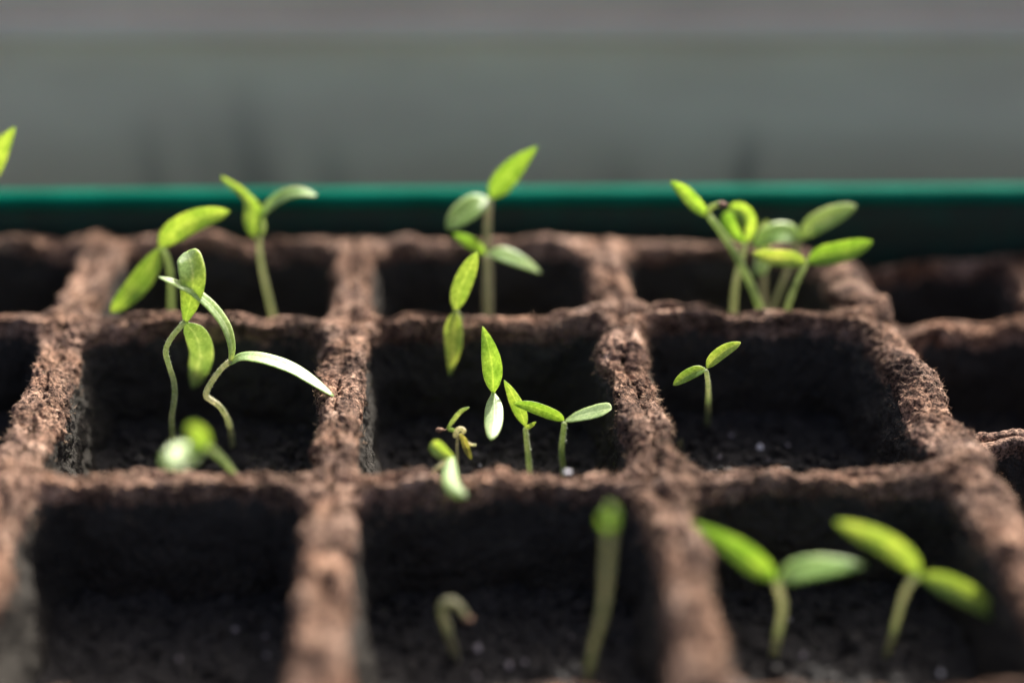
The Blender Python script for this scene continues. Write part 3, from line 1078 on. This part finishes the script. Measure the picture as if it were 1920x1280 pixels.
seedling('back row seedling with a drooping right leaf, just below the tallest one', YB(.42),
         [(917, 600, 0), (914, 540, 0), (912, 478, 0)],
         [dict(pts=[(914, 476, 0), (940, 477, -.5), (975, 490, -1), (1014, 511, -1.5)], w=30, roll=35, mat=M_PALE, prof='lance', gut=0.12),
          dict(pts=[(911, 477, 0), (895, 462, .5), (875, 449, 1), (850, 438, 1.5)], w=24, roll=-25, mat=M_LEAFD, prof='oval', gut=0.3)], mat=M_STEMG, r=(.0010, .0008))
seedling('seedling leaning over the middle rim with a glowing upper leaf and dark hanging leaf', float(B2[1][1]) - 0.0045,
         [(872, 620, 12), (866, 602, 8), (858, 588, 3), (853, 582, 0)],
         [dict(pts=[(853, 583, 0), (862, 545, 1), (877, 508, 2), (894, 473, 3)], w=40, roll=-8, mat=M_LEAF, prof='oval', gut=0.3),
          dict(pts=[(853, 582, 0), (851, 615, -1), (850, 655, -2), (843, 706, -3)], w=40, roll=-6, mat=M_LEAFD, prof='lance', gut=-0.3)])


def husk_extra(root, y0):
    ct = tube_mesh('cotyledon', root, world_pts([(1326, 402, 0), (1332, 390, -.5), (1342, 385, -.8), (1352, 384, -1)], y0), .00055, .0006, M_PALE, 12, 8)
    husk(root, at_y(1354, 384, y0 - .001), .0011, 9, ct)


seedling('back row seedling leaning far left with a brown seed husk on its tip', YB(.30),
         [(1428, 590, 0), (1408, 535, 0), (1382, 482, 0), (1352, 435, 0), (1328, 403, 0)],
         [dict(pts=[(1327, 404, 0), (1308, 385, .5), (1285, 360, 1), (1258, 340, 1.5)], w=30, roll=-12, mat=M_LEAF, prof='strap', gut=0.4)], extra=husk_extra, r=(.00095, .0008))
seedling('back row seedling with a rounded hooked bright leaf beside the husk', YB(.38),
         [(1374, 600, 0), (1380, 530, 0), (1392, 482, 0), (1397, 456, 0)],
         [dict(pts=[(1397, 456, 0), (1407, 435, -1), (1406, 410, -1), (1390, 392, 0), (1368, 390, 1)], w=30, roll=-5, mat=M_LEAF, prof='blunt', gut=0.7),
          dict(pts=[(1396, 456, 0), (1381, 440, 1), (1370, 420, 2), (1364, 396, 3)], w=32, roll=-15, mat=M_LEAF, prof='blunt', gut=0.6)], r=(.00085, .0007))
seedling('back row seedling with two wide slim leaves at the right corner, in front', YB(.22),
         [(1474, 590, 0), (1482, 560, 0), (1497, 522, 0), (1513, 492, 0)],
         [dict(pts=[(1511, 493, 0), (1485, 486, -.5), (1450, 482, -1), (1410, 475, -1.5)], w=35, roll=-5, mat=M_LEAFD, prof='oval', gut=0.3),
          dict(pts=[(1514, 492, 0), (1540, 480, .3), (1585, 470, .6), (1636, 453, 1)], w=45, roll=-3, mat=M_LEAFD, prof='oval', gut=0.3)], r=(.0008, .00065))
seedling('back row seedling with pale leaves behind the wide one, right corner', YB(.48),
         [(1440, 600, 0), (1462, 545, 0), (1484, 490, 0), (1500, 448, 0)],
         [dict(pts=[(1500, 448, 0), (1525, 424, .5), (1560, 405, 1), (1605, 386, 1.5)], w=42, roll=20, mat=M_PALE, prof='oval', gut=0.12),
          dict(pts=[(1498, 449, 0), (1478, 438, -1), (1448, 440, -2), (1412, 462, -3)], w=44, roll=25, mat=M_PALE, prof='oval', gut=0.12)], mat=M_STEMG, r=(.0008, .0007))
seedling('back row seedling with a pale upright and hanging leaf, half hidden in the clump', YB(.55),
         [(1430, 600, 0), (1432, 540, 0), (1434, 470, 0)],
         [dict(pts=[(1434, 472, 0), (1432, 455, 0), (1435, 435, .5), (1437, 415, 1)], w=34, roll=15, mat=M_PALE, prof='oval', gut=0.12),
          dict(pts=[(1433, 472, 0), (1430, 485, -2), (1428, 502, -4), (1427, 516, -5.5)], w=30, roll=20, mat=M_PALE, prof='blunt', gut=0.12)], mat=M_STEMG, r=(.0008, .0007))
seedling('seedling at the left edge of the picture showing only a raised leaf tip', YB(.55),
         [(-40, 600, 0), (-42, 480, 0), (-38, 350, 0)],
         [dict(pts=[(-37, 350, 0), (-20, 315, .3), (2, 275, .6), (28, 238, 1)], w=46, roll=-8, mat=M_LEAF, prof='lance', gut=0.25),
          dict(pts=[(-39, 350, 0), (-70, 360, -1), (-105, 385, -2), (-130, 410, -3)], w=44, roll=20, mat=M_PALE, prof='oval', gut=0.12)])

# --- front row
Y16 = soil_y(1100, 1285)
seedling('tall blurred seedling with a single end-on bright leaf, front centre cell', Y16,
         [(1099, 1290, 0), (1112, 1215, -1), (1130, 1145, -2), (1138, 1070, -3), (1142, 992, -4)],
         [dict(pts=[(1142, 996, -4), (1146, 980, -3.6), (1147, 962, -2.5), (1143, 944, -1)], w=22, roll=-10, mat=M_LEAF, prof='oval', gut=0.5),
          dict(pts=[(1142, 995, -4), (1136, 984, -4.6), (1132, 972, -5.5), (1134, 962, -6.2)], w=13, roll=-10, mat=M_LEAFD, prof='oval', gut=0.5)], r=(.00075, .00078), mat=M_STEMG)
Y17 = soil_y(856, 1238)


def hook_extra(root, y0):
    husk(root, at_y(876, 1160, y0 - .001), .0009, 14)


seedling('cream hooked sprout just emerging in the front centre cell', Y17,
         [(857, 1240, 0), (847, 1205, 0), (836, 1170, 0), (829, 1145, 0), (833, 1130, 0), (848, 1126, 0), (862, 1137, -.4), (874, 1155, -.8)],
         [], r=(.0009, .0007), mat=M_STEMG, name='sprout', extra=hook_extra)
Y18 = soil_y(1450, 1230)
seedling('blurred front row seedling with one pale right leaf, nearer the divider', Y18,
         [(1450, 1232, 0), (1460, 1180, 0), (1467, 1135, 0), (1456, 1090, 0)],
         [dict(pts=[(1455, 1088, 0), (1425, 1062, .5), (1375, 1025, 1), (1300, 979, 1.5)], w=52, roll=-12, mat=M_LEAFD, prof='lance', gut=0.3),
          dict(pts=[(1456, 1088, 0), (1490, 1072, -1), (1545, 1062, -2), (1622, 1058, -3)], w=48, roll=32, mat=M_PALE, prof='lance', gut=0.12)], r=(.0009, .0008))
Y19 = soil_y(1660, 1232)
seedling('blurred front row seedling with two green leaves, nearest the right wall', Y19,
         [(1659, 1236, 0), (1675, 1185, 0), (1690, 1130, 0), (1704, 1096, 0), (1723, 1078, 0)],
         [dict(pts=[(1723, 1078, 0), (1700, 1046, .5), (1650, 1012, 1), (1566, 977, 1.5)], w=48, roll=-15, mat=M_LEAFD, prof='oval', gut=0.35),
          dict(pts=[(1723, 1078, 0), (1765, 1092, -1), (1825, 1122, -2), (1904, 1182, -3)], w=48, roll=5, mat=M_LEAFD, prof='lance', gut=0.3)], r=(.0007, .00062))

# ------------------------------------------------------------------ perlite grains on the soil
def perlite(x, y, size_px, label, mat=None, z=None, flat=0.75, deep=1.0):
    p = at_z(x, y, ZS if z is None else z)
    for _ in range(4):
        if z is None:
            p = at_z(x, y, soil_height(p[0], p[1], ZS)[0] + 0.0003)
    r = size_px / 2 / FPX * depth(p)
    iv, ifc = ico()
    rr = np.random.default_rng(int(x * 13 + y))
    v = iv * rr.uniform(0.65, 1.2, (12, 1)) * rr.uniform(0.75, 1.2, (1, 3)) * r
    v[:, 2] *= flat
    v[:, 1] *= deep
    o = mesh_from('perlite_grain', v, ifc, mat or M_PERL, False)
    o.location = p
    tag(o, label, 'perlite', 'white perlite grains on the soil')


perlite(703, 862, 11, 'bright white perlite grain by the second divider, upper of two')
perlite(696, 878, 9, 'bright white perlite grain by the second divider, lower of two')
perlite(899, 872, 9, 'small white perlite grain right of the curled seedling')
perlite(893, 852, 14, 'lumpy grey-white perlite grain beside the yellow withered leaf', M_PERL_DIRTY)
perlite(1066, 884, 22, 'flat white perlite flake lying on the front rim of the centre cell', None, ZR + 0.0003, 0.28, 0.45)
perlite(1371, 816, 12, 'white perlite grain in the right cell, below the lone seedling', M_PERL_DIRTY)
perlite(1425, 838, 13, 'brightest perlite grain in the middle of the right cell')
perlite(1478, 834, 10, 'dull perlite grain right of the brightest one in the right cell', M_PERL_DIRTY)
perlite(1627, 854, 15, 'white perlite grain by the right wall behind the front rim')
perlite(1350, 856, 9, 'faint perlite grain near the front rim under the lone seedling', M_PERL_DIRTY)
perlite(1440, 862, 9, 'faint perlite grain near the front rim of the right cell, centre', M_PERL_DIRTY)
perlite(202, 812, 24, 'large dull perlite lump at the left of the kinked seedlings', M_PERL_DIRTY)
perlite(184, 844, 15, 'grey perlite grain below the large dull lump at left', M_PERL_DIRTY)
perlite(166, 860, 13, 'bright perlite grain near the left divider behind the front rim')
perlite(566, 803, 9, 'small perlite grain beside the second divider in the left cell', M_PERL_DIRTY)
perlite(896, 1214, 17, 'perlite grain right of the cream hooked sprout', M_PERL_DIRTY)
perlite(955, 1246, 17, 'grey perlite grain in the front centre cell, left of a close pair', M_PERL_DIRTY)
perlite(985, 1240, 13, 'grey perlite grain in the front centre cell, right of a close pair', M_PERL_DIRTY)
perlite(893, 1264, 13, 'dim perlite grain at the bottom edge below the hooked sprout', M_PERL_DIRTY)
perlite(1070, 1192, 11, 'faint perlite grain left of the tall blurred stem', M_PERL_DIRTY)
perlite(1505, 1228, 20, 'grey perlite grain between the two front right seedlings', M_PERL_DIRTY)
perlite(1480, 1161, 12, 'small perlite grain beside the stem of the front seedling near the divider', M_PERL_DIRTY)
perlite(1596, 1206, 11, 'faint perlite grain in the middle of the front right cell', M_PERL_DIRTY)
perlite(1765, 1262, 16, 'pale perlite chip at the bottom right corner near the wall')
perlite(1515, 1252, 14, 'dim perlite grain at the bottom of the front right cell', M_PERL_DIRTY)
perlite(38, 1240, 20, 'pale perlite grain at the bottom left corner')
perlite(335, 1236, 13, 'dim perlite grain in the middle of the empty front left cell', M_PERL_DIRTY)
perlite(497, 1192, 13, 'upper perlite grain near the divider in the empty front left cell', M_PERL_DIRTY)
perlite(500, 1228, 13, 'lower perlite grain near the divider in the empty front left cell', M_PERL_DIRTY)
perlite(440, 1180, 12, 'brownish perlite grain left of the pair in the empty front left cell', M_PERL_DIRTY)
